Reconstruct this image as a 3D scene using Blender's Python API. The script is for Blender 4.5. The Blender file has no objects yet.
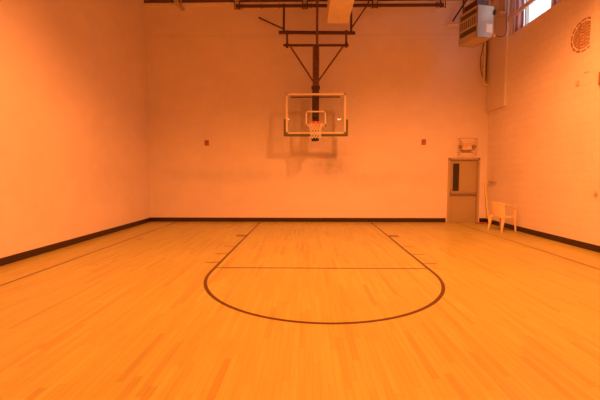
import bpy, bmesh, math, random
from mathutils import Vector, Matrix
random.seed(4)
S = bpy.context.scene
C = S.collection
PI = math.pi

# ------------------------------------------------------------------ materials
def mat(name, color, rough=0.6, metal=0.0, spec=0.5, emit=None, es=0.0, coat=0.0, bump=0.0, bscale=40.0, var=0.0, vscale=3.0):
    m = bpy.data.materials.new(name); m.use_nodes = True
    nt = m.node_tree; b = nt.nodes['Principled BSDF']
    b.inputs['Base Color'].default_value = (*color, 1)
    b.inputs['Roughness'].default_value = rough
    b.inputs['Metallic'].default_value = metal
    b.inputs['Specular IOR Level'].default_value = spec
    b.inputs['Coat Weight'].default_value = coat
    if emit:
        b.inputs['Emission Color'].default_value = (*emit, 1); b.inputs['Emission Strength'].default_value = es
    tc = nt.nodes.new('ShaderNodeTexCoord')
    if var:
        n = nt.nodes.new('ShaderNodeTexNoise'); n.inputs['Scale'].default_value = vscale; n.inputs['Detail'].default_value = 4
        nt.links.new(tc.outputs['Object'], n.inputs['Vector'])
        r = nt.nodes.new('ShaderNodeValToRGB')
        r.color_ramp.elements[0].position = .3; r.color_ramp.elements[1].position = .7
        r.color_ramp.elements[0].color = (*[c * (1 - var) for c in color], 1)
        r.color_ramp.elements[1].color = (*[min(1, c * (1 + var)) for c in color], 1)
        nt.links.new(n.outputs['Fac'], r.inputs['Fac']); nt.links.new(r.outputs['Color'], b.inputs['Base Color'])
    if bump:
        n = nt.nodes.new('ShaderNodeTexNoise'); n.inputs['Scale'].default_value = bscale
        nt.links.new(tc.outputs['Object'], n.inputs['Vector'])
        bp = nt.nodes.new('ShaderNodeBump'); bp.inputs['Strength'].default_value = bump; bp.inputs['Distance'].default_value = .01
        nt.links.new(n.outputs['Fac'], bp.inputs['Height']); nt.links.new(bp.outputs['Normal'], b.inputs['Normal'])
    return m

def wall_mat(name, color, axis, mortar=.9, mbump=.5, stains=()):
    """painted block wall; axis 'x' = wall runs along world Y, 'y' = wall runs along X. stains: (u, z, ru, rz, strength)"""
    m = bpy.data.materials.new(name); m.use_nodes = True
    nt = m.node_tree; N = nt.nodes; L = nt.links; b = N['Principled BSDF']
    b.inputs['Roughness'].default_value = .5
    b.inputs['Specular IOR Level'].default_value = .35
    g = N.new('ShaderNodeNewGeometry'); sp = N.new('ShaderNodeSeparateXYZ'); L.new(g.outputs['Position'], sp.inputs[0])
    cb = N.new('ShaderNodeCombineXYZ'); L.new(sp.outputs['Y' if axis == 'x' else 'X'], cb.inputs[0]); L.new(sp.outputs['Z'], cb.inputs[1])
    br = N.new('ShaderNodeTexBrick'); L.new(cb.outputs[0], br.inputs['Vector'])
    br.inputs['Scale'].default_value = 1; br.inputs['Brick Width'].default_value = .406; br.inputs['Row Height'].default_value = .203
    br.inputs['Mortar Size'].default_value = .005; br.inputs['Mortar Smooth'].default_value = .6
    br.inputs['Color1'].default_value = (1, 1, 1, 1); br.inputs['Color2'].default_value = (.97, .97, .97, 1)
    br.inputs['Mortar'].default_value = (mortar, mortar, mortar, 1); br.inputs['Bias'].default_value = 0
    n1 = N.new('ShaderNodeTexNoise'); n1.inputs['Scale'].default_value = .9; n1.inputs['Detail'].default_value = 8; n1.inputs['Roughness'].default_value = .65
    L.new(g.outputs['Position'], n1.inputs['Vector'])
    mr = N.new('ShaderNodeMapRange'); L.new(n1.outputs['Fac'], mr.inputs[0])
    mr.inputs[1].default_value = .3; mr.inputs[2].default_value = .7; mr.inputs[3].default_value = .95; mr.inputs[4].default_value = 1.03
    mu = N.new('ShaderNodeMix'); mu.data_type = 'RGBA'; mu.blend_type = 'MULTIPLY'; mu.inputs[0].default_value = 1
    L.new(br.outputs['Color'], mu.inputs[6]); L.new(mr.outputs[0], mu.inputs[7])
    last = mu.outputs[2]
    n2 = N.new('ShaderNodeTexNoise'); n2.inputs['Scale'].default_value = 5; n2.inputs['Detail'].default_value = 6
    L.new(g.outputs['Position'], n2.inputs['Vector'])
    for (u, z, ru, rz, st) in stains:
        def math_(op, a, bb):
            q = N.new('ShaderNodeMath'); q.operation = op
            for i, v in enumerate((a, bb)):
                if isinstance(v, (int, float)): q.inputs[i].default_value = v
                else: L.new(v, q.inputs[i])
            return q.outputs[0]
        du = math_('DIVIDE', math_('SUBTRACT', sp.outputs['Y' if axis == 'x' else 'X'], u), ru)
        dz = math_('DIVIDE', math_('SUBTRACT', sp.outputs['Z'], z), rz)
        d = math_('ADD', math_('MULTIPLY', du, du), math_('MULTIPLY', dz, dz))
        e = math_('POWER', 2.718, math_('MULTIPLY', d, -1))
        e = math_('MULTIPLY', math_('MULTIPLY', e, st), math_('MULTIPLY', n2.outputs['Fac'], 2))
        f = math_('SUBTRACT', 1, e)
        mx = N.new('ShaderNodeMix'); mx.data_type = 'RGBA'; mx.blend_type = 'MULTIPLY'; mx.inputs[0].default_value = 1
        L.new(last, mx.inputs[6]); L.new(f, mx.inputs[7]); last = mx.outputs[2]
    fin = N.new('ShaderNodeMix'); fin.data_type = 'RGBA'; fin.blend_type = 'MULTIPLY'; fin.inputs[0].default_value = 1
    fin.inputs[6].default_value = (*color, 1); L.new(last, fin.inputs[7]); L.new(fin.outputs[2], b.inputs['Base Color'])
    n3 = N.new('ShaderNodeTexNoise'); n3.inputs['Scale'].default_value = 60; L.new(g.outputs['Position'], n3.inputs['Vector'])
    ad = N.new('ShaderNodeMath'); ad.operation = 'MULTIPLY_ADD'; L.new(n3.outputs['Fac'], ad.inputs[0]); ad.inputs[1].default_value = .15
    iv = N.new('ShaderNodeMath'); iv.operation = 'MULTIPLY'; L.new(br.outputs['Fac'], iv.inputs[0]); iv.inputs[1].default_value = -1
    L.new(iv.outputs[0], ad.inputs[2])
    bp = N.new('ShaderNodeBump'); bp.inputs['Strength'].default_value = mbump; bp.inputs['Distance'].default_value = .004
    L.new(ad.outputs[0], bp.inputs['Height']); L.new(bp.outputs['Normal'], b.inputs['Normal'])
    return m

def maple_mat():
    m = bpy.data.materials.new('maple_strip_floor'); m.use_nodes = True
    nt = m.node_tree; N = nt.nodes; L = nt.links; b = N['Principled BSDF']
    def M(op, a, bb=None, cc=None):
        q = N.new('ShaderNodeMath'); q.operation = op
        for i, v in enumerate((a, bb, cc)):
            if v is None: continue
            if isinstance(v, (int, float)): q.inputs[i].default_value = v
            else: L.new(v, q.inputs[i])
        return q.outputs[0]
    g = N.new('ShaderNodeNewGeometry'); sp = N.new('ShaderNodeSeparateXYZ'); L.new(g.outputs['Position'], sp.inputs[0])
    sx = M('DIVIDE', M('ADD', sp.outputs['X'], 50), .057); row = M('FLOOR', sx)
    w1 = N.new('ShaderNodeTexWhiteNoise'); w1.noise_dimensions = '1D'; L.new(row, w1.inputs['W'])
    sy = M('ADD', M('DIVIDE', sp.outputs['Y'], .85), M('MULTIPLY', w1.outputs['Value'], 37)); seg = M('FLOOR', sy)
    cb = N.new('ShaderNodeCombineXYZ'); L.new(row, cb.inputs[0]); L.new(seg, cb.inputs[1])
    w2 = N.new('ShaderNodeTexWhiteNoise'); w2.noise_dimensions = '2D'; L.new(cb.outputs[0], w2.inputs['Vector'])
    ramp = N.new('ShaderNodeValToRGB'); cr = ramp.color_ramp
    cr.elements[0].position = 0; cr.elements[0].color = (.42, .31, .084, 1)
    cr.elements[1].position = 1; cr.elements[1].color = (.51, .45, .118, 1)
    e = cr.elements.new(.14); e.color = (.455, .38, .098, 1)
    e = cr.elements.new(.45); e.color = (.47, .405, .105, 1)
    e = cr.elements.new(.8); e.color = (.485, .42, .11, 1)
    L.new(w2.outputs['Value'], ramp.inputs['Fac'])
    # wood grain stretched along the strip
    mp = N.new('ShaderNodeCombineXYZ'); L.new(M('MULTIPLY', sp.outputs['X'], 30), mp.inputs[0]); L.new(M('MULTIPLY', sp.outputs['Y'], 1.6), mp.inputs[1]); L.new(M('MULTIPLY', w2.outputs['Value'], 40), mp.inputs[2])
    n = N.new('ShaderNodeTexNoise'); n.inputs['Scale'].default_value = 1; n.inputs['Detail'].default_value = 5; L.new(mp.outputs[0], n.inputs['Vector'])
    gr = N.new('ShaderNodeMapRange'); L.new(n.outputs['Fac'], gr.inputs[0]); gr.inputs[1].default_value = .3; gr.inputs[2].default_value = .7; gr.inputs[3].default_value = .9; gr.inputs[4].default_value = 1.06
    # broad wear patches
    nb = N.new('ShaderNodeTexNoise'); nb.inputs['Scale'].default_value = .55; nb.inputs['Detail'].default_value = 5; L.new(g.outputs['Position'], nb.inputs['Vector'])
    wr = N.new('ShaderNodeMapRange'); L.new(nb.outputs['Fac'], wr.inputs[0]); wr.inputs[1].default_value = .3; wr.inputs[2].default_value = .7; wr.inputs[3].default_value = .92; wr.inputs[4].default_value = 1.05
    k = M('MULTIPLY', gr.outputs[0], wr.outputs[0])
    # hairline joints
    fx = M('FRACT', sx); jx = M('LESS_THAN', M('MINIMUM', fx, M('SUBTRACT', 1, fx)), .02)
    fy = M('FRACT', sy); jy = M('LESS_THAN', M('MINIMUM', fy, M('SUBTRACT', 1, fy)), .0015)
    j = M('MAXIMUM', jx, jy); k2 = M('MULTIPLY', k, M('SUBTRACT', 1, M('MULTIPLY', j, .35)))
    mx = N.new('ShaderNodeMix'); mx.data_type = 'RGBA'; mx.blend_type = 'MULTIPLY'; mx.inputs[0].default_value = 1
    L.new(ramp.outputs['Color'], mx.inputs[6]); L.new(k2, mx.inputs[7]); L.new(mx.outputs[2], b.inputs['Base Color'])
    b.inputs['Roughness'].default_value = .36
    rr = N.new('ShaderNodeMapRange'); L.new(nb.outputs['Fac'], rr.inputs[0]); rr.inputs[3].default_value = .24; rr.inputs[4].default_value = .38
    L.new(rr.outputs[0], b.inputs['Roughness'])
    b.inputs['Specular IOR Level'].default_value = .45
    bp = N.new('ShaderNodeBump'); bp.inputs['Strength'].default_value = .12; bp.inputs['Distance'].default_value = .002
    L.new(M('SUBTRACT', w2.outputs['Value'], j), bp.inputs['Height']); L.new(bp.outputs['Normal'], b.inputs['Normal'])
    return m

def glass_mat(name, tint=(1, 1, 1), refl=.5):
    m = bpy.data.materials.new(name); m.use_nodes = True
    nt = m.node_tree; N = nt.nodes; L = nt.links; N.remove(N['Principled BSDF']); out = N['Material Output']
    t = N.new('ShaderNodeBsdfTransparent'); t.inputs[0].default_value = (*tint, 1)
    gl = N.new('ShaderNodeBsdfGlossy'); gl.inputs['Roughness'].default_value = .02
    fr = N.new('ShaderNodeFresnel'); fr.inputs['IOR'].default_value = 1.45
    q = N.new('ShaderNodeMath'); q.operation = 'MULTIPLY'; q.inputs[1].default_value = refl; L.new(fr.outputs[0], q.inputs[0])
    mx = N.new('ShaderNodeMixShader'); L.new(q.outputs[0], mx.inputs[0]); L.new(t.outputs[0], mx.inputs[1]); L.new(gl.outputs[0], mx.inputs[2])
    L.new(mx.outputs[0], out.inputs['Surface'])
    return m

def cloth_mat(name, c):
    m = bpy.data.materials.new(name); m.use_nodes = True
    nt = m.node_tree; N = nt.nodes; L = nt.links; N.remove(N['Principled BSDF']); out = N['Material Output']
    d = N.new('ShaderNodeBsdfDiffuse'); d.inputs[0].default_value = (*c, 1)
    t = N.new('ShaderNodeBsdfTranslucent')
    w = N.new('ShaderNodeTexWave'); w.wave_type = 'BANDS'; w.bands_direction = 'Y'; w.inputs['Scale'].default_value = 3.2; w.inputs['Distortion'].default_value = .6
    tc = N.new('ShaderNodeTexCoord'); L.new(tc.outputs['Object'], w.inputs['Vector'])
    r = N.new('ShaderNodeValToRGB'); r.color_ramp.elements[0].color = (.42, .26, .27, 1); r.color_ramp.elements[1].color = (.95, .78, .82, 1)
    L.new(w.outputs['Fac'], r.inputs[0]); L.new(r.outputs[0], t.inputs[0]); L.new(r.outputs[0], d.inputs[0])
    mx = N.new('ShaderNodeMixShader'); mx.inputs[0].default_value = .45
    L.new(d.outputs[0], mx.inputs[1]); L.new(t.outputs[0], mx.inputs[2]); L.new(mx.outputs[0], out.inputs['Surface'])
    return m

WALLC = (.84, .73, .72)
M = dict(
    floor=maple_mat(),
    wall_back=wall_mat('painted_block_back_wall', WALLC, 'y', .975, .12,
        [(.75, 1.85, .75, .35, .24), (-2.6, 1.55, 2.6, .22, .10), (3.0, 1.45, 1.6, .25, .08), (0.9, 2.1, .25, .5, .10), (1.7, 1.3, .9, .3, .07), (0, 6.02, 30, .035, .06)]),
    wall_left=wall_mat('painted_block_left_wall', WALLC, 'x', .985, .10, [(9.4, 1.5, 1.8, .5, .05), (6.5, 1.2, .8, .6, .04)]),
    wall_right=wall_mat('painted_block_right_wall', (.86, .755, .74), 'x', .86, .7, [(7.57, 1.15, .06, .06, .45), (10.6, 1.6, 1.0, .3, .06)]),
    line=mat('dark_court_paint', (.085, .030, .012), .3),
    line_faint=mat('faded_court_paint', (.15, .07, .03), .3),
    vinyl=mat('dark_vinyl_base', (.035, .014, .013), .4),
    deck=mat('roof_deck', (.45, .38, .34), .7, var=.1),
    darkdeck=mat('dark_closure_steel', (.16, .08, .07), .6, var=.3, vscale=6),
    joist=mat('painted_joist_steel', (.62, .50, .42), .5),
    darksteel=mat('dark_painted_steel', (.095, .033, .036), .5, spec=.4, var=.15, vscale=8),
    maststeel=mat('worn_brown_steel', (.16, .065, .05), .5, var=.35, vscale=14),
    black=mat('black_rubber', (.02, .012, .012), .5),
    pad=mat('olive_edge_pad', (.13, .14, .07), .6, bump=.2, bscale=80),
    whitepaint=mat('white_board_paint', (.88, .78, .68), .35),
    alu=mat('board_aluminium', (.86, .74, .66), .35, metal=.0),
    rim=mat('orange_rim_paint', (.75, .16, .035), .35),
    net=mat('white_net_cord', (.85, .80, .72), .8),
    glass=glass_mat('board_glass', (.95, .95, .95), 1.7),
    wglass=glass_mat('window_glass', (1, 1, 1), .25),
    duct=mat('painted_duct_sheet', (.82, .74, .66), .45, var=.04),
    chase=mat('painted_chase_sheet', (.72, .62, .56), .4),
    galv=mat('galvanised_sheet', (.36, .25, .20), .30, metal=.5, var=.12, vscale=2),
    edge=mat('edge_highlight_metal', (.88, .84, .84), .25, metal=.35),  # paler than the chase: window-light highlight put into the colour
    heaterface=mat('heater_tan_enamel', (.50, .42, .38), .4),
    heaterdark=mat('heater_recess', (.05, .035, .03), .6),
    sticker=mat('white_sticker', (.9, .9, .92), .4),
    orangesticker=mat('orange_sticker', (.9, .35, .08), .4),
    plastic=mat('white_resin', (.85, .68, .42), .38, var=.04),
    door=mat('tan_door_paint', (.46, .37, .25), .38, var=.04, vscale=2),
    doorframe=mat('tan_frame_paint', (.50, .39, .27), .4),
    steel=mat('satin_steel', (.45, .38, .34), .35, metal=.7),
    litedark=mat('dark_door_glass', (.03, .022, .02), .12),
    signface=mat('sign_face', (.80, .70, .62), .4),
    signred=mat('sign_red', (.80, .40, .2), .5),
    lamp_grey=mat('emergency_lamp_head', (.36, .23, .16), .5),
    wire=mat('guard_wire', (.42, .28, .20), .45, metal=.3),
    platered=mat('red_cover', (.42, .13, .08), .45),
    platewhite=mat('cream_cover', (.70, .52, .46), .5),
    emblem=mat('brown_emblem_paint', (.42, .22, .13), .6, var=.3, vscale=25),
    emblem2=mat('tan_emblem_paint', (.60, .42, .30), .6, var=.25, vscale=18),
    box=mat('brown_box_enamel', (.36, .20, .14), .5),
    wood=mat('yellow_stick_wood', (.85, .74, .12), .5, var=.1, vscale=20),
    rag=mat('red_rag', (.45, .10, .06), .8),
    cloth=cloth_mat('window_cloth', (.5, .4, .4)),
    shade=mat('lamp_shade_enamel', (.6, .6, .6), .3, metal=.6),
    lens=mat('sodium_lens', (.9, .6, .3), .4, emit=(1, .45, .14), es=34),
    cover=mat('floor_plate_metal', (.42, .26, .12), .35, metal=.5),
)

# ------------------------------------------------------------------ geometry helpers
class MB:
    def __init__(s): s.v = []; s.f = []
    def box(s, x0, y0, z0, x1, y1, z1):
        n = len(s.v)
        s.v += [(x0, y0, z0), (x1, y0, z0), (x1, y1, z0), (x0, y1, z0), (x0, y0, z1), (x1, y0, z1), (x1, y1, z1), (x0, y1, z1)]
        s.f += [(n, n+3, n+2, n+1), (n+4, n+5, n+6, n+7), (n, n+1, n+5, n+4), (n+1, n+2, n+6, n+5), (n+2, n+3, n+7, n+6), (n+3, n, n+4, n+7)]
        return s
    def hexa(s, p):                      # 8 corners, bottom 4 then top 4
        n = len(s.v); s.v += [tuple(q) for q in p]
        s.f += [(n, n+3, n+2, n+1), (n+4, n+5, n+6, n+7), (n, n+1, n+5, n+4), (n+1, n+2, n+6, n+5), (n+2, n+3, n+7, n+6), (n+3, n, n+4, n+7)]
        return s
    def tube(s, pts, r, seg=10, closed=False, flat=1.0):
        P = [Vector(p) for p in pts]; n0 = len(s.v); N = len(P); up = None
        for i, p in enumerate(P):
            if closed: t = P[(i+1) % N] - P[(i-1) % N]
            else: t = P[min(i+1, N-1)] - P[max(i-1, 0)]
            t.normalize()
            if up is None:
                a = Vector((0, 0, 1)) if abs(t.z) < .9 else Vector((1, 0, 0))
                up = (a - t * a.dot(t)).normalized()
            else:
                up = (up - t * up.dot(t)).normalized()
            w = t.cross(up); rr = r[i] if isinstance(r, (list, tuple)) else r
            for k in range(seg):
                q = 2*PI*k/seg; s.v.append(tuple(p + up*math.cos(q)*rr + w*math.sin(q)*rr*flat))
        M_ = N if closed else N-1
        for i in range(M_):
            a = n0+i*seg; b = n0+((i+1) % N)*seg
            for k in range(seg): s.f.append((a+k, a+(k+1) % seg, b+(k+1) % seg, b+k))
        if not closed:
            s.f.append(tuple(n0+k for k in range(seg))[::-1]); s.f.append(tuple(n0+(N-1)*seg+k for k in range(seg)))
        return s
    def bar(s, a, b, w, h):              # rectangular bar between two points
        a = Vector(a); b = Vector(b); t = (b-a).normalized(); q = Vector((0, 0, 1)) if abs(t.z) < .95 else Vector((0, 1, 0))
        u = t.cross(q).normalized(); v = u.cross(t)
        p = []
        for c in (a, b):
            p += [c-u*w/2-v*h/2, c+u*w/2-v*h/2, c+u*w/2+v*h/2, c-u*w/2+v*h/2]
        return s.hexa(p)
    def lathe(s, prof, c=(0, 0, 0), seg=32):
        n0 = len(s.v)
        for r, z in prof:
            for k in range(seg): s.v.append((c[0]+r*math.cos(2*PI*k/seg), c[1]+r*math.sin(2*PI*k/seg), c[2]+z))
        for i in range(len(prof)-1):
            for k in range(seg): s.f.append((n0+i*seg+k, n0+i*seg+(k+1) % seg, n0+(i+1)*seg+(k+1) % seg, n0+(i+1)*seg+k))
        return s
    def build(s, name, m, parent=None, bevel=0, smooth=False, fix=True):
        me = bpy.data.meshes.new(name); me.from_pydata(s.v, [], s.f); me.update()
        if fix:
            bm = bmesh.new(); bm.from_mesh(me); bmesh.ops.recalc_face_normals(bm, faces=bm.faces); bm.to_mesh(me); bm.free()
        if smooth:
            for p in me.polygons: p.use_smooth = True
        o = bpy.data.objects.new(name, me); C.objects.link(o); me.materials.append(M[m] if isinstance(m, str) else m)
        if parent: o.parent = parent
        if bevel:
            b = o.modifiers.new('bevel', 'BEVEL'); b.width = bevel; b.segments = 2; b.limit_method = 'ANGLE'
        return o

def thing(name, label, cat, loc=(0, 0, 0), rz=0, group=None):
    o = bpy.data.objects.new(name, None); C.objects.link(o); o.location = loc; o.rotation_euler = (0, 0, rz)
    o.empty_display_size = .2
    return tag(o, label, cat, group)
def tag(o, label, cat, group=None):
    o['label'] = label; o['category'] = cat
    if group: o['group'] = group
    return o
def struct(o, label=None):
    o['kind'] = 'structure'
    if label: o['label'] = label
    return o
def B(x0, y0, z0, x1, y1, z1): return MB().box(x0, y0, z0, x1, y1, z1)
def bez(ps, n=8):                        # Catmull-Rom through points
    P = [Vector(p) for p in ps]; P = [P[0]*2-P[1]] + P + [P[-1]*2-P[-2]]; out = []
    for i in range(1, len(P)-2):
        for k in range(n):
            t = k/n; a, b, c, d = P[i-1], P[i], P[i+1], P[i+2]
            out.append(.5*((2*b)+(c-a)*t+(2*a-5*b+4*c-d)*t*t+(3*b-a-3*c+d)*t**3))
    out.append(P[-2]); return out

# ------------------------------------------------------------------ room shell
XL, XR, YB, YF, ZC = -5.22, 5.85, 12.2, -14.0, 7.62
T = .3
fl = struct(B(XL-T, YF-T, -.2, XR+T, YB+T, 0).build('floor', 'floor'), 'glossy maple strip gym floor with dark court lines')
struct(B(XL-T, YF-T, ZC, XR+T, YB+T, ZC+.2).build('ceiling', 'deck'), 'roof deck above the joists')
struct(B(XL-T, YF, 0, XL, YB, ZC).build('wall_left', 'wall_left'), 'long painted wall on the left')
DX0, DX1, DZ = 4.60, 5.62, 2.105
wb = MB(); wb.box(XL-T, YB, 0, DX0, YB+T, ZC); wb.box(DX1, YB, 0, XR+T, YB+T, ZC); wb.box(DX0, YB, DZ, DX1, YB+T, ZC)
struct(wb.build('wall_back', 'wall_back'), 'painted end wall behind the basketball backboard')
struct(B(XL-T, YF-T, 0, XR+T, YF, ZC).build('wall_front', 'wall_back'), 'far end wall behind the viewer')
WY0, WY1, WZ0, WZ1 = 8.35, 11.04, 5.56, 7.15
wr = MB()
wr.box(XR, YF, 0, XR+T, YB, WZ0); wr.box(XR, YF, WZ1, XR+T, YB, ZC); wr.box(XR, YF, WZ0, XR+T, WY0, WZ1); wr.box(XR, WY1, WZ0, XR+T, YB, WZ1)
struct(wr.build('wall_right', 'wall_right'), 'painted concrete block wall on the right')

# baseboards
bh, bt = .135, .012
struct(B(XL, YF, 0, XL+bt, YB, bh).build('baseboard_left', 'vinyl'))
struct(B(XL+bt, YB-bt, 0, DX0-.04, YB, bh).build('baseboard_back', 'vinyl'))
struct(B(DX1+.04, YB-bt, 0, XR-bt, YB, bh).build('baseboard_corner', 'vinyl'))
struct(B(XR-bt, YF, 0, XR, YB, bh).build('baseboard_right', 'vinyl'))
# steel ledger along the top of the back wall
struct(B(XL, YB-.08, 6.945, XR, YB, 7.03).build('trim_1', 'duct'), 'light steel ledger across the top of the end wall')
struct(B(XL, YB-.06, 7.055, XR, YB, ZC).build('trim_3', 'darkdeck'), 'dark closure strip above the ledger')
# ------------------------------------------------------------------ court lines (painted parts of the floor)
def line_part(name, quads, m, label=None):
    b = MB()
    for q in quads:
        n = len(b.v); b.v += [(x, y, .0015) for x, y in q]; b.f.append(tuple(range(n, n+len(q))))
    o = b.build(name, m, fl, fix=False)
    if label: o['label'] = label
    return o
def rect(x0, y0, x1, y1): return [(x0, y0), (x1, y0), (x1, y1), (x0, y1)]
cx, a_, b_, cy = .235, 1.775, 2.02, 5.80
w = .05
out, inn = [], []
pts = [(cx-a_, 12.02)] + [(cx - a_*math.cos(t), cy - b_*math.sin(t)) for t in [PI*k/72 for k in range(73)]] + [(cx+a_+.09, 12.02)]
for i, p in enumerate(pts):
    q0 = Vector(pts[max(i-1, 0)]); q1 = Vector(pts[min(i+1, len(pts)-1)]); t = (q1-q0).normalized(); n = Vector((-t.y, t.x))
    out.append(tuple(Vector(p)-n*w/2)); inn.append(tuple(Vector(p)+n*w/2))
line_part('key_outline', [[out[i], out[i+1], inn[i+1], inn[i]] for i in range(len(pts)-1)], 'line', 'dark line round the key and its curved end')
line_part('free_throw_line', [rect(cx-a_+w/2, 6.06, cx+a_-w/2, 6.11)], 'line_faint', 'thin line across the key')
for s in (-1, 1):
    for (y0, y1, ln, mm) in ((9.22, 9.52, .27, 'line_faint'), (7.93, 7.98, .27, 'line_faint'), (7.16, 7.21, .27, 'line_faint'), (6.43, 6.48, .27, 'line_faint')):
        e = cx + s*a_ + (.09*(y0-5.8)/6.22 if s > 0 else 0); xa, xb = sorted((e+s*w/2, e+s*ln)); line_part('lane_mark', [rect(xa, y0, xb, y1)], mm)
line_part('sideline', [rect(-4.32, -13, -4.28, 12.02)], 'line', 'thin line along the left wall')
line_part('sideline', [rect(4.80, -13, 4.84, 12.02)], 'line', 'thin line along the right wall')
o = MB().lathe([(0, .004), (.085, .004), (.10, .001)], (-4.05, 8.82, 0), 28).build('floor_plate', 'cover'); tag(o, 'small round metal cover plate set in the floor near the left sideline', 'floor plate')

# ------------------------------------------------------------------ window
win = struct(B(XR+.14, WY0, WZ0, XR+.15, WY1, WZ1).build('window_1', 'wglass'), 'high clerestory window in the right wall')
wf = MB()
wf.box(XR+.10, WY0, WZ0, XR+.19, WY1, WZ0+.05); wf.box(XR+.10, WY0, WZ1-.05, XR+.19, WY1, WZ1)
for y in (WY0, 9.40, 10.50, WY1-.05): wf.box(XR+.10, y, WZ0, XR+.19, y+.05, WZ1)
wf.build('window_frame', 'steel', win)
struct(B(XR-.05, 3.2, 6.00, XR, 11.10, 6.11).build('trim_2', 'chase'), 'horizontal steel rail running across the clerestory window')
def curtain(y0, y1, label):
    b = MB(); n = 60; amp = .022
    for i in range(n+1):
        y = y0+(y1-y0)*i/n; x = XR+.06+amp*math.sin(i/n*(y1-y0)/.075*PI)
        for z in (WZ0+.01, WZ1-.01): b.v.append((x, y, z))
        for z in (WZ0+.01, WZ1-.01): b.v.append((x+.006, y, z))
    for i in range(n):
        a = i*4; c = a+4
        b.f += [(a, c, c+1, a+1), (a+2, a+3, c+3, c+2), (a+1, c+1, c+3, a+3), (a, a+2, c+2, c)]
    o = b.build('curtain', 'cloth', smooth=True); tag(o, label, 'curtain', 'curtains in the clerestory window'); return o
curtain(10.53, 11.03, 'pleated pinkish curtain in the high window, nearest the corner')
curtain(8.40, 9.38, 'pleated pinkish curtain in the high window, right of the bare bright pane')

# ------------------------------------------------------------------ door
door = bpy.data.objects.new('door_1', None); C.objects.link(door); door.location = (5.08, YB, 0); struct(door, 'tan metal exit door with a narrow dark glass lite')
def D(x0, y0, z0, x1, y1, z1): return B(x0-5.08, y0-YB, z0, x1-5.08, y1-YB, z1)
f = MB()
for q in ((DX0, YB-.03, 0, DX0+.06, YB+.12, DZ), (DX1-.06, YB-.03, 0, DX1, YB+.12, DZ), (DX0, YB-.03, DZ-.06, DX1, YB+.12, DZ)):
    f.box(q[0]-5.08, q[1]-YB, q[2], q[3]-5.08, q[4]-YB, q[5])
f.build('door_frame', 'doorframe', door, bevel=.004)
leaf = D(DX0+.063, YB+.05, .008, DX1-.063, YB+.095, DZ-.064).build('door_panel', 'door', door, bevel=.003)
D(DX0+.0, YB+.12, 0, DX1, YB+.2, DZ).build('door_backing', 'heaterdark', door)
lx0, lx1, lz0, lz1 = 4.775, 4.98, 1.03, 1.93
D(lx0, YB+.040, lz0, lx1, YB+.052, lz1).build('door_lite', 'litedark', door)['label'] = 'narrow dark glass panel'
f = MB()
for q in ((lx0-.025, lz0-.025, lx0, lz1+.025), (lx1, lz0-.025, lx1+.025, lz1+.025), (lx0, lz0-.025, lx1, lz0), (lx0, lz1, lx1, lz1+.025)):
    f.box(q[0]-5.08, .034, q[1], q[2]-5.08, .055, q[3])
f.build('lite_frame', 'door', door)
pb = MB(); pb.box(4.70-5.08, -.045, .93, 5.52-5.08, -.005, .985); pb.box(4.72-5.08, -.01, .925, 4.80-5.08, .05, .99); pb.box(5.43-5.08, -.01, .925, 5.51-5.08, .05, .99)
pb.build('panic_bar', 'steel', door, bevel=.006)['label'] = 'satin metal panic bar'
h = MB(); h.box(4.672-5.08, .035, 1.02, 4.715-5.08, .05, 1.16); h.tube([(4.69-5.08, .05, 1.13), (4.69-5.08, .0, 1.13), (4.69-5.08, -.01, 1.10), (4.69-5.08, -.01, .90), (4.69-5.08, .0, .87), (4.69-5.08, .05, .87)], .011, 8)
h.tube([(4.695-5.08, .05, 1.40), (4.695-5.08, .03, 1.40)], .022, 14)
h.build('door_handle', 'steel', door)
MBx = MB()
for z in (.25, 1.05, 1.80): MBx.tube([(DX1-.062-5.08, .045, z-.05), (DX1-.062-5.08, .045, z+.05)], .009, 8)
MBx.build('hinge', 'steel', door)
D(DX0+.06, YB+.0, 0, DX1-.06, YB+.12, .008).build('threshold', 'steel', door)

# ------------------------------------------------------------------ exit sign with emergency lamps and its wire guard
ex = thing('exit_sign', 'pale exit sign with two lamp heads in a wire guard above the door', 'exit sign', (5.16, YB, 2.27))
B(-.16, -.085, .09, .16, -.01, .37).build('housing', 'signface', ex, bevel=.008)
B(-.055, -.012, .15, .055, 0, .27).build('back_plate', 'steel', ex)
B(-.17, -.10, .055, .17, -.005, .09).build('sign_shade_strip', 'lamp_grey', ex, bevel=.006)  # darker strip added as the shade under the sign housing
tx = bpy.data.curves.new('exit_text', 'FONT'); tx.body = 'EXIT'; tx.size = .155; tx.align_x = 'CENTER'; tx.align_y = 'CENTER'; tx.extrude = .003; tx.offset = .004
to = bpy.data.objects.new('tmp_text', tx); C.objects.link(to); bpy.context.view_layer.update()
me = bpy.data.meshes.new_from_object(to.evaluated_get(bpy.context.evaluated_depsgraph_get())); bpy.data.objects.remove(to)
lo = bpy.data.objects.new('lettering', me); C.objects.link(lo); me.materials.clear(); me.materials.append(M['signred']); lo.parent = ex
lo.location = (.0, -.088, .24); lo.rotation_euler = (PI/2, 0, 0); lo['label'] = 'red EXIT letters'
for s in (-1, 1):
    b = MB(); b.tube([(s*.215, -.02, .20), (s*.215, -.05, .20), (s*.222, -.12, .19)], [.03, .05, .058], 16); b.tube([(s*.16, -.04, .16), (s*.19, -.04, .18), (s*.215, -.05, .20)], .012, 8)
    b.build('lamp_head', 'lamp_grey', ex, smooth=False)
g = MB(); gw = .0065
for z in (.02, .45):
    g.tube([(-.30, 0, z), (-.28, -.17, z-.01), (-.1, -.175, z-.015*(z < .1)), (.1, -.175, z-.015*(z < .1)), (.28, -.17, z-.01), (.30, 0, z)], gw, 6)
for x in (-.28, .28):
    g.tube([(x, -.17, .01), (x, -.17, .44)], gw, 6)
    g.tube([(x, -.17, .44), (x*.78, -.12, .34), (x*.95, -.17, .27)], gw, 6)
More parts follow.
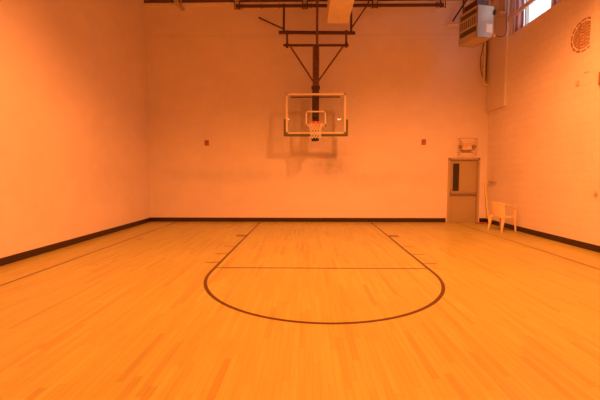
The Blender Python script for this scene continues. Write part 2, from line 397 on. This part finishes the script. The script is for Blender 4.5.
g.tube(bez([(-.27, -.17, -.06), (-.12, -.18, .0), (0, -.18, .015), (.12, -.18, .0), (.27, -.17, -.06)]), gw, 6)
for x in (-.27, .27): g.tube([(x, -.17, -.06), (x, -.17, .02)], gw, 6); g.tube([(x, -.17, -.06), (x, 0, -.06)], gw, 6)
g.build('wire_guard', 'wire', ex)

# ------------------------------------------------------------------ small wall fixtures
def plate(name, x, z, label, m='platered', cat='wall box'):
    t = thing(name, label, cat, (x, YB, z), group='wall boxes beside the backboard')
    B(-.065, -.035, -.085, .065, 0, .085).build('cover', m, t, bevel=.006)
    B(-.04, -.045, -.07, .04, -.033, -.015).build('lower_lens', 'lamp_grey', t)
    return t
plate('strobe_box', -3.29, 2.60, 'small red wall box to the left of the backboard')
plate('strobe_box', 3.79, 2.62, 'small red wall box between the backboard and the door')

t = thing('wall_shelf', 'small ledge with a faint wire rack on the right wall beside the door corner', 'shelf', (XR, 11.74, 1.30))
B(-.07, -.20, 0, 0, .20, .06).build('ledge', 'doorframe', t, bevel=.004)
g = MB(); g.tube([(-.012, -.17, .06), (-.012, -.15, .42), (-.012, .15, .42), (-.012, .05, .2), (-.012, .12, .06)], .006, 6); g.build('wire_rack', 'platewhite', t)

# emblem on the right wall
em = thing('wall_emblem', 'round brown emblem painted high on the right wall, partly behind a panel', 'emblem', (XR, 8.15, 4.50)); em.scale = (1, 1.13, 1)
RR = .345
def ring(b, r0, r1, a0, a1, x, n=10):
    for i in range(n):
        p = a0+(a1-a0)*i/n; q = a0+(a1-a0)*(i+1)/n
        n0 = len(b.v)
        for xx in (x, x+.004):
            b.v += [(xx, r0*math.cos(p), r0*math.sin(p)), (xx, r1*math.cos(p), r1*math.sin(p)), (xx, r1*math.cos(q), r1*math.sin(q)), (xx, r0*math.cos(q), r0*math.sin(q))]
        b.f += [(n0, n0+1, n0+2, n0+3), (n0+4, n0+7, n0+6, n0+5), (n0, n0+4, n0+5, n0+1), (n0+1, n0+5, n0+6, n0+2), (n0+2, n0+6, n0+7, n0+3), (n0+3, n0+7, n0+4, n0)]
b = MB(); ring(b, .0, .255, 0, 2*PI, -.005, 48); b.build('disc', 'emblem2', em)
b = MB()
for k in range(14):
    a0 = 2*PI*k/14; b = MB(); ring(b, .305, .345, a0, a0+2*PI/14*.80, -.005, 5); b.build('ring_dash', 'emblem', em)
b = MB(); ring(b, .25, .268, 0, 2*PI, -.008, 48)
for k in range(7):
    z = -.19+k*.063; y1 = math.sqrt(.24**2-z*z)
    pts_ = bez([(-.007, -y1*.9, z-.01), (-.007, -y1*.4, z+.022), (-.007, 0, z-.006), (-.007, y1*.4, z+.02), (-.007, y1*.9, z)], 5)
    b.tube(pts_, .009, 6)
b.tube([(-.007, .10, -.30), (-.007, .115, 0), (-.007, .09, .29)], .010, 6)
b.tube([(-.007, .2, -.12), (-.007, .19, .14)], .012, 6)
b.build('inner_marks', 'emblem', em)
o = B(XR-.02, 6.2, .14, XR, 7.95, 7.0).build('wall_panel', M['wall_right'], bevel=.004); tag(o, 'tall flush painted panel on the right wall covering part of the emblem', 'wall panel')
t = thing('equipment_box', 'brown enamel box on the right wall at the photo edge', 'box', (XR, 7.35, 3.33))
B(-.07, -.30, 0, 0, .26, .26).build('casing', 'box', t, bevel=.008); B(-.08, -.26, .03, -.068, .23, .23).build('cover', 'box', t, bevel=.004)
o = B(XR-.02, 8.20, 3.48, XR, 8.31, 3.58).build('cover_plate', 'platewhite', bevel=.004); tag(o, 'tiny square cover plate on the right wall below the emblem', 'cover plate')
o = B(XR-.012, 7.97, 3.69, XR, 8.08, 3.71).build('wall_bracket', 'platewhite', bevel=.003); tag(o, 'tiny thin bracket on the right wall beside the brown box', 'bracket')

# vertical chase and its bits in the right corner
ch = thing('pipe_chase', 'tall painted sheet metal chase on the right wall in the far corner', 'duct', (XR-.003, 11.55, 3.57))
B(-.09, -.43, 0, 0, .645, 3.0).build('casing', 'chase', ch, bevel=.006)
B(-.096, -.445, .0, 0, -.43, 3.0).build('edge_highlight', 'edge', ch)['label'] = 'metal edge strip with a window highlight in its colour'  # pale strip stands in for window light on the near edge
B(-.22, -.60, 2.62, -.097, -.20, 3.38).build('cap_box', 'joist', ch, bevel=.006)
jb = MB()
for k in range(4): jb.box(-.23, -.58+k*.09, 2.66, -.218, -.55+k*.09, 3.34)
jb.build('cap_ribs', 'joist', ch)
B(-.38, -.60, 2.575, -.097, -.48, 2.615).build('bracket_ledge', 'joist', ch, bevel=.004)

gp = thing('gas_pipe', 'thin painted pipe running down the far corner below the heater', 'pipe', (5.63, YB-.08, 4.43))
MB().tube(bez([(0, 0, 1.75), (0, 0, .5), (0, 0, .06), (.03, 0, .01), (.15, 0, 0)], 6), .030, 10).build('pipe', 'duct', gp, smooth=True)
MB().tube([(.075, .03, .12), (.075, .03, 1.6)], .018, 8).build('pipe_shadow_line', 'maststeel', gp)  # dark tube added as the shadow along the pipe's right side
for z in (.55, 1.2): B(-.035, .0, z, .035, .08, z+.03).build('pipe_strap', 'steel', gp)
fc = MB().tube(bez([(5.60, YB-.05, 5.72), (5.56, YB-.05, 5.48), (5.52, YB-.05, 5.28), (5.52, YB-.05, 4.98), (5.56, YB-.05, 4.78), (5.61, YB-.05, 4.66)]), .011, 8).build('flexible_conduit', 'maststeel', smooth=True)
tag(fc, 'thin dark flexible conduit bowing beside the corner pipe', 'conduit')

# ------------------------------------------------------------------ unit heater
hz = 5.295
he = thing('unit_heater', 'louvred metal unit heater hung high in the far right corner', 'heater', (4.605, 10.40, hz), math.radians(14))
W_, D_, H_ = .49, .78, .845
cs = MB(); cs.box(.05, 0.012, 0, W_, D_, .02); cs.box(.05, .012, H_-.02, W_, D_, H_); cs.box(.05, D_-.02, 0, W_, D_, H_); cs.box(W_-.02, .012, 0, W_, D_, H_); cs.box(.10, .02, .02, .12, D_-.02, H_-.02)
cs.build('casing', 'heaterface', he)
B(-.0, -.004, 0, W_+.01, .012, H_).build('side_panel', 'galv', he, bevel=.004)['label'] = 'plain galvanised side panel'
fr = MB()
bands = ((.18, .33), (.385, .60), (.65, .79))
edges = [0] + [v for b2 in bands for v in b2] + [H_]
for i in range(0, len(edges), 2): fr.box(0, .012, edges[i], .035, D_, edges[i+1])
fr.box(0, .012, 0, .035, .045, H_); fr.box(0, D_-.035, 0, .035, D_, H_)
fr.build('face_frame', 'heaterface', he)
B(.028, .04, .15, .10, D_-.03, .82).build('recess', 'heaterdark', he)
for (z0, z1) in (bands[0], bands[2]):
    n = 3
    for k in range(n):
        z = z0+(k+.5)*(z1-z0)/n
        MB().hexa([(.0, .045, z-.010), (.028, .045, z+.002), (.028, D_-.035, z+.002), (.0, D_-.035, z-.010), (.0, .045, z-.004), (.028, .045, z+.010), (.028, D_-.035, z+.010), (.0, D_-.035, z-.004)]).build('louvre', 'heaterface', he)
n = 8
for k in range(n):
    y = .09+k*(D_-.19)/(n-1); B(.004, y-.014, bands[1][0], .028, y+.014, bands[1][1]).build('fin', 'heaterface', he)
B(.06, .12, H_+.02, W_-.06, .66, H_+.20).build('dark_filler_box', 'darksteel', he, bevel=.01)  # added dark box filling the dark gap above the heater
B(.285, -.007, .14, .465, -.004, .36).build('sticker', 'sticker', he)['label'] = 'white square sticker'
B(.36, -.007, .05, .45, -.004, .12).build('sticker', 'orangesticker', he)['label'] = 'small orange sticker'
MB().tube([(.52, .02, .62), (.52, -.03, .66), (.52, -.02, .74)], .03, 10).build('gas_valve', 'black', he)
MB().tube([(.52, -.02, .02), (.52, -.02, .10)], .03, 12).build('white_fitting', 'sticker', he)
rods = MB()
for (x, y) in ((.05, .1), (.52, .1), (.05, .7), (.52, .7)): rods.tube([(x, y, H_), (x, y, ZC-hz)], .012, 6)
rods.build('hanger_rods', 'darksteel', he)
cd = MB().tube(bez([(5.64, 10.87, 6.72), (5.62, 10.86, 6.3), (5.62, 10.86, 5.9), (5.60, 10.82, 5.62), (5.52, 10.74, 5.45), (5.32, 10.58, 5.36), (5.18, 10.53, 5.36)]), .012, 8).build('wiring_conduit', 'maststeel', smooth=True)
tag(cd, 'dark wiring conduit curving down to the heater from the corner', 'conduit')
vp = MB(); vp.tube([(4.46, YB, 6.26), (4.46, YB-.06, 6.26), (4.48, YB-.13, 6.26), (4.54, YB-.15, 6.26), (4.75, YB-.15, 6.26), (4.98, YB-.3, 6.26), (5.0, 11.3, 6.05)], .045, 12); vp.tube([(4.46, YB-.01, 6.26), (4.46, YB-.03, 6.26)], .08, 14)
o = vp.build('vent_pipe', 'duct', smooth=False); tag(o, 'light vent pipe with elbow running from the heater to the end wall', 'pipe')
o = MB().tube([(4.56, YB-.16, 6.36), (4.97, 11.9, 7.03), (5.15, 11.75, ZC)], .028, 8).build('sway_brace', 'darksteel'); tag(o, 'dark slanted brace rod above the vent pipe left of the heater', 'brace')
o = MB().tube([(4.90, YB-.12, 6.34), (4.90, YB-.12, ZC)], .02, 8).build('support_rod', 'darksteel'); tag(o, 'short dark vertical rod beside the heater louvres', 'rod')

# ------------------------------------------------------------------ roof joists
def joist(x, label):
    t = thing('roof_joist', label, 'roof joist', (x, YB, 6.80), group='steel roof joists')
    L_ = YB-YF
    b = MB(); b.box(-.055, -L_+.02, 0, -.01, -.04, .01); b.box(-.055, -L_+.02, 0, -.047, -.04, .055); b.box(.01, -L_+.02, 0, .055, -.04, .01); b.box(.047, -L_+.02, 0, .055, -.04, .055)
    b.build('bottom_chord', 'joist', t)
    B(-.05, -L_+.01, .76, .05, -.01, ZC-6.80).build('top_chord', 'joist', t)
    b = MB(); y = -.08; k = 0
    while y-.55 > -L_+.1:
        z0, z1 = (.03, .78) if k % 2 == 0 else (.78, .03)
        b.tube([(0, y, z0), (0, y-.55, z1)], .013, 6); y -= .55; k += 1
    b.build('web_rods', 'joist', t)
joist(-3.98, 'steel roof joist end at the top left, nearest the left wall')
joist(-2.14, 'steel roof joist over the left end of the hoop mounting pipe')
joist(-.07, 'steel roof joist just left of the hanging hoop mast')
joist(2.06, 'steel roof joist right of the hanging ventilation duct')
joist(4.11, 'steel roof joist over the right end of the hoop mounting pipe')

# ------------------------------------------------------------------ ventilation duct
t = thing('ventilation_duct', 'square light painted duct hanging from the roof in front of the hoop frame', 'duct', (.875, 10.98, 5.90))
B(-.305, -7.5, 0, .305, 0, .5).build('duct_body', 'duct', t, bevel=.006)
for y in (-2.4, -4.8): B(-.325, y-.02, -.012, .325, y+.02, .52).build('duct_flange', 'duct', t)
for y in (-.4, -3.6, -6.8):
    for x in (-.30, .30): B(x-.015, y-.02, .5, x+.015, y+.02, ZC-5.90).build('hanger_strap', 'steel', t)
MB().tube([(.0, -.35, -.006), (.0, -.35, .0)], .014, 8).build('screw', 'darksteel', t)

# ------------------------------------------------------------------ basketball hoop (hangs from the roof)
hp = thing('basketball_hoop', 'glass basketball backboard with rim and net hung on a dark steel roof frame', 'basketball hoop', (.27, 11.3, 0))
ox, oy = .27, 11.3
def P(x, y, z): return (x-ox, y-oy, z)
b = MB(); b.tube([P(-2.18, 11.65, 6.70), P(4.13, 11.65, 6.685)], .047, 14)
for x in (-2.12, -1.98, -.85, 0.02, .12, 3.92, 4.05, -1.4): b.tube([P(x-.012, 11.65, 6.695), P(x+.012, 11.65, 6.695)], .07, 14)
b.build('mounting_pipe', 'darksteel', hp)
for x in (-2.14, -.07, 2.06, 4.11):
    b = MB()
    for s in (-1, 1): b.tube([P(x+s*.075, 11.65, 6.60), P(x+s*.075, 11.65, 6.86)], .014, 6)
    b.box(x-ox-.08, .34, 6.615, x-ox+.08, .36, 6.63); b.build('beam_clamp', 'darksteel', hp)
MB().tube([P(-.86, 11.55, 5.875), P(1.45, 11.55, 5.84)], .052, 14).build('cross_pipe', 'darksteel', hp)
MB().tube([P(-.72, 11.50, 5.475), P(1.25, 11.50, 5.46)], .036, 12).build('cross_pipe', 'darksteel', hp)
for x in (-.71, 1.335): MB().tube([P(x, 11.56, 5.86), P(x, 11.65, 6.75)], .034, 12).build('hanger_pipe', 'darksteel', hp)
for x in (-.61, 1.18):
    b = MB(); b.tube([P(x, 11.55, 5.90), P(x, 11.50, 5.42)], .028, 10); b.tube([P(x-.04, 11.5, 5.465), P(x+.04, 11.5, 5.465)], .07, 12); b.tube([P(x-.03, 11.55, 5.855), P(x+.03, 11.55, 5.855)], .075, 12)
    b.build('link_rod', 'darksteel', hp)
MB().tube([P(-.74, 11.56, 5.985), P(-1.545, YB-.01, 6.58)], .024, 8).build('sway_brace', 'darksteel', hp)
MB().tube([P(1.335, 11.56, 5.98), P(1.82, 11.65, 6.70), P(1.95, 11.67, 6.98)], .022, 8).build('sway_brace', 'darksteel', hp)
MB().tube([P(-.50, 11.48, 5.42), P(.18, 11.44, 4.39)], .027, 8).build('diagonal_brace', 'maststeel', hp)
MB().tube([P(1.08, 11.48, 5.42), P(.34, 11.44, 4.39)], .027, 8).build('diagonal_brace', 'maststeel', hp)
# mast
b = MB()
for x in (.195, .335): b.box(x-ox-.028, .12, 4.20, x-ox+.028, .19, 5.46)
b.box(-.06, .16, 4.24, .06, .172, 5.44)
for z in [4.32+k*.115 for k in range(10)]: b.box(-.06, .135, z-.03, .06, .175, z+.03)
b.build('mast', 'maststeel', hp)
b = MB(); b.box(.155-ox, .14, 2.60, .365-ox, .22, 4.24); b.build('lower_mast', 'darksteel', hp, bevel=.005)
b = MB(); b.tube([P(.13, 11.46, 4.20), P(.39, 11.46, 4.20)], .055, 14); b.build('pivot', 'darksteel', hp)
b = MB(); b.tube([P(.295, 11.40, 5.42), P(.298, 11.33, 6.3), P(.30, 11.25, ZC)], .036, 12); b.build('hoist_tube', 'maststeel', hp)
B(.14-ox, -.02, 2.585, .315-ox, .22, 2.68).build('mast_foot', 'black', hp, bevel=.006)
# rear support frame behind the board
b = MB()
b.bar(P(-.50, 11.36, 3.895), P(1.0, 11.36, 3.895), .03, .03); b.build('top_support', 'darksteel', hp)
b = MB(); b.box(-.02, .05, 3.1, .02, .10, 3.35); b.box(-.11, .03, 3.30, .09, .14, 3.36); b.box(-.11, .03, 3.05, .09, .14, 3.12)
b.build('rear_support', 'darksteel', hp)
# board
bx0, bx1, bz0, bz1 = -.64, 1.17, 2.79, 3.995
bd = B(bx0-ox+.03, -.006, bz0+.03, bx1-ox-.03, .006, bz1-.03).build('glass_board', 'glass', hp)
b = MB(); fw = .06
for q in ((bx0, bz0, bx0+fw, bz1), (bx1-fw, bz0, bx1, bz1), (bx0, bz0, bx1, bz0+.05), (bx0, bz1-fw, bx1, bz1)): b.box(q[0]-ox, -.02, q[1], q[2]-ox, .06, q[3])
b.build('board_frame', 'alu', bd, bevel=.003)['label'] = 'pale metal frame round the glass'
b = MB(); sx0, sx1, sz0, sz1, sw = -.045, .57, 3.02, 3.475, .042
for q in ((sx0, sz0, sx0+sw, sz1), (sx1-sw, sz0, sx1, sz1), (sx0, sz0, sx1, sz0+sw), (sx0, sz1-sw, sx1, sz1)): b.box(q[0]-ox, -.009, q[1], q[2]-ox, -.007, q[3])
b.build('target_square', 'whitepaint', bd)['label'] = 'white shooting square'
b = MB()
pp = [(bx0-.025, 3.25), (bx0-.025, bz0+.02), (bx0+.03, bz0-.03), (bx1-.03, bz0-.03), (bx1+.025, bz0+.02), (bx1+.025, 3.23)]
b.box(bx0-.065-ox, -.035, bz0-.02, bx0-ox, .10, 3.24); b.box(bx1-ox, -.035, bz0-.02, bx1+.065-ox, .10, 3.22); b.box(bx0-.065-ox, -.04, bz0-.065, bx1+.065-ox, .13, bz0)
b.build('edge_pad', 'pad', hp, bevel=.015)['label'] = 'dark olive pad along the bottom edge'
# rim + net
rz, ry, rr = 3.07, -.385, .228
b = MB(); b.tube([(rr*math.cos(2*PI*k/40)-.02, ry+rr*math.sin(2*PI*k/40), rz) for k in range(40)], .011, 8, closed=True)
b.build('rim', 'rim', hp, smooth=True)
b = MB(); b.box(-.08-.02, -.035, rz-.16, .08-.02, -.009, rz+.06)
b.hexa([(-.10, -.17, rz-.03), (.06, -.17, rz-.03), (.08, -.03, rz-.03), (-.12, -.03, rz-.03), (-.10, -.17, rz+.005), (.06, -.17, rz+.005), (.08, -.03, rz+.005), (-.12, -.03, rz+.005)])
for s in (-1, 1): b.tube([(-.02+s*.09, -.03, rz-.06), (-.02+s*.16, ry+.10, rz-.012)], .012, 8)
b.build('rim_bracket', 'rim', hp)
b = MB(); n = 12
def nr(t): return rr*.97*(1-t)+.165*t - .035*math.sin(PI*t)
rows = 6; zlen = .44
for k in range(n):
    for d in (-1, 1):
        pts_ = []
        for i in range(rows+1):
            t = i/rows; a = 2*PI*(k + d*.5*i)/n; pts_.append((nr(t)*math.cos(a)-.02, ry+nr(t)*math.sin(a), rz-.01-zlen*t))
        b.tube(pts_, .0075, 5)
b.build('net', 'net', hp)

# ------------------------------------------------------------------ plastic armchair
ca = thing('plastic_armchair', 'white plastic armchair standing by the right wall beside the door', 'chair', (5.42, 10.33, 0), math.radians(-90+20))
ca.scale = (.87, .85, 1)
# local: faces +Y, back at -Y
st = MB(); n = 12
for i in range(n+1):
    for j in range(n+1):
        u = -1+2*i/n; v = -1+2*j/n
        x = u*(.235+.02*v); y = v*.225; z = .425 - .018*(1-u*u)*(1-v*v) + .012*v - (.03*max(0, v-.8)/.2)
        st.v.append((x, y, z))
for i in range(n):
    for j in range(n):
        a = i*(n+1)+j; st.f.append((a, a+n+1, a+n+2, a+1))
so = st.build('seat', 'plastic', ca, smooth=True, fix=False); md = so.modifiers.new('s', 'SOLIDIFY'); md.thickness = .014
ap = MB(); ap.box(-.235, .205, .375, .235, .225, .43); ap.box(-.225, -.225, .375, .225, -.205, .42); ap.box(-.24, -.22, .375, -.222, .22, .425); ap.box(.222, -.22, .375, .24, .22, .425)
ap.build('seat_apron', 'plastic', ca, bevel=.006)
def backpt(s, h):           # s in -1..1 around the back, h height fraction
    a = s*1.15; lean = -.06*h
    return Vector((.275*math.sin(a)*(1+.04*h), -.235+.16*(1-math.cos(a))+lean, .42+(.375-.04*s*s)*h))
bk = MB()
for k in range(11):
    s0 = -1+2*k/11+.012; s1 = -1+2*(k+1)/11-.012
    for q in range(6):
        h0, h1 = q/6, (q+1)/6
        p = [backpt(s0, h0), backpt(s1, h0), backpt(s1, h1), backpt(s0, h1)]
        n0 = len(bk.v); bk.v += [tuple(v) for v in p]; bk.f.append((n0, n0+1, n0+2, n0+3))
for q in ((.0, .12), (.78, 1.0)):
    for k in range(16):
        s0 = -1+2*k/16; s1 = -1+2*(k+1)/16
        p = [backpt(s0, q[0]), backpt(s1, q[0]), backpt(s1, q[1]), backpt(s0, q[1])]
        n0 = len(bk.v); bk.v += [tuple(v+Vector((0, -.002, 0))) for v in p]; bk.f.append((n0, n0+1, n0+2, n0+3))
bo = bk.build('backrest', 'plastic', ca, fix=False); md = bo.modifiers.new('s', 'SOLIDIFY'); md.thickness = .012; md.offset = 0
tr = MB(); tr.tube([tuple(backpt(-1+2*k/20, 1.0)) for k in range(21)], .018, 8); tr.build('top_rail', 'plastic', ca, smooth=True)
for s in (-1, 1):
    e = backpt(s, 1.0)
    b = MB(); b.tube(bez([tuple(e), (s*.275, -.02, .725), (s*.285, .10, .685), (s*.285, .19, .66), (s*.275, .235, .62)], 6), .016, 10, flat=1.9)
    b.build('armrest', 'plastic', ca, smooth=True)
    def leg(pts, ws):
        L2 = MB()
        for (p, w) in zip(pts, ws):
            L2.v += [(p[0]-w/2, p[1]-w*.42, p[2]), (p[0]+w/2, p[1]-w*.42, p[2]), (p[0]+w/2, p[1]+w*.42, p[2]), (p[0]-w/2, p[1]+w*.42, p[2])]
        for i in range(len(pts)-1):
            a = i*4; c = a+4
            for k in range(4): L2.f.append((a+k, a+(k+1) % 4, c+(k+1) % 4, c+k))
        L2.f.append((0, 1, 2, 3)); e_ = (len(pts)-1)*4; L2.f.append((e_, e_+1, e_+2, e_+3))
        return L2
    leg([(s*.285, .27, 0), (s*.265, .235, .40), (s*.277, .215, .665)], [.038, .065, .04]).build('leg', 'plastic', ca, bevel=.006)
    leg([(s*.26, -.29, 0), (s*.235, -.215, .33), (s*.235, -.20, .43)], [.038, .075, .10]).build('leg', 'plastic', ca, bevel=.006)

# ------------------------------------------------------------------ stick and rag in the corner
o = MB().tube([(5.62, 11.45, .015), (5.71, 12.05, 1.46)], .014, 10).build('broomstick', 'wood'); tag(o, 'thin yellow wooden stick leaning in the corner behind the plastic chair', 'stick')
b = MB(); n = 9
for i in range(n):
    for j in range(5):
        x = -.20+.40*i/(n-1); y = -.07+.14*j/4; b.v.append((x+.02*math.sin(j*2.1), y+.02*math.sin(i*1.7), .004+.03*abs(math.sin(i*1.3+j*.9))*(1-abs(j-2)/2.4)))
for i in range(n-1):
    for j in range(4): a = i*5+j; b.f.append((a, a+5, a+6, a+1))
o = b.build('rag', 'rag', fix=False); o.location = (5.60, 11.85, .004); md = o.modifiers.new('s', 'SOLIDIFY'); md.thickness = .006; md.offset = 1
tag(o, 'small crumpled red rag on the floor between door and chair', 'rag')

# ------------------------------------------------------------------ lamps (above the frame, in two rows)
LC = (1, .280, .058)
names = {0: 'left', 1: 'right'}
ordw = ['nearest the end wall', 'second from the end wall', 'third from the end wall', 'farthest from the hoop']
for r, x in enumerate((-1.75, 2.85)):
    for k, y in enumerate(((5.1, -.2, -5.5, -10.8), (6.0, .6, -5.0, -10.9))[r]):
        t = thing('gym_lamp', 'domed hanging gym lamp in the %s row, %s' % (names[r], ordw[k]), 'ceiling lamp', (x, y, 6.52), group='domed gym lamps')
        MB().lathe([(.05, .42), (.10, .40), (.14, .28), (.20, .16), (.27, .02), (.28, 0), (.265, .0), (.19, .15), (.12, .27)], seg=28).build('lamp_shade', 'shade', t, smooth=True)
        MB().lathe([(.0, -.10), (.08, -.085), (.14, -.04), (.16, .03), (.14, .08), (0, .10)], seg=24).build('lens', 'lens', t, smooth=True)
        MB().tube([(0, 0, .40), (0, 0, ZC-6.52)], .012, 6).build('stem', 'steel', t)
        ld = bpy.data.lights.new('gym_lamp_light', 'SPOT'); ld.energy = ((1500, 480, 430, 430), (2350, 660, 520, 520))[r][k]; ld.color = LC; ld.spot_size = math.radians(((144, 156, 156, 156), (152, 156, 156, 156))[r][k]); ld.spot_blend = .65; ld.shadow_soft_size = .10
        lo = bpy.data.objects.new('gym_lamp_light', ld); C.objects.link(lo); lo.location = (x, y, 6.52-.14)

# ------------------------------------------------------------------ world, camera
w_ = bpy.data.worlds.new('sky'); S.world = w_; w_.use_nodes = True
bg = w_.node_tree.nodes['Background']; bg.inputs[0].default_value = (.86, .94, 1, 1); bg.inputs[1].default_value = 2.3
cd_ = bpy.data.cameras.new('camera'); cam = bpy.data.objects.new('camera', cd_); C.objects.link(cam); S.camera = cam
cd_.sensor_width = 36; cd_.lens = 370/600*36; cd_.clip_end = 100
Rm = Matrix(((.9998219, -.00127227, .01882959), (.01887252, .06740185, -.9975474), (0, .9977251, .06741386)))
cam.matrix_world = Matrix.Translation((0, 0, 1.55)) @ Rm.to_4x4()
S.view_settings.view_transform = 'Standard'; S.view_settings.look = 'None'; S.view_settings.gamma = 1; S.view_settings.use_curve_mapping = False
S.view_settings.exposure = -.09
S.cycles.max_bounces = 12; S.cycles.diffuse_bounces = 8
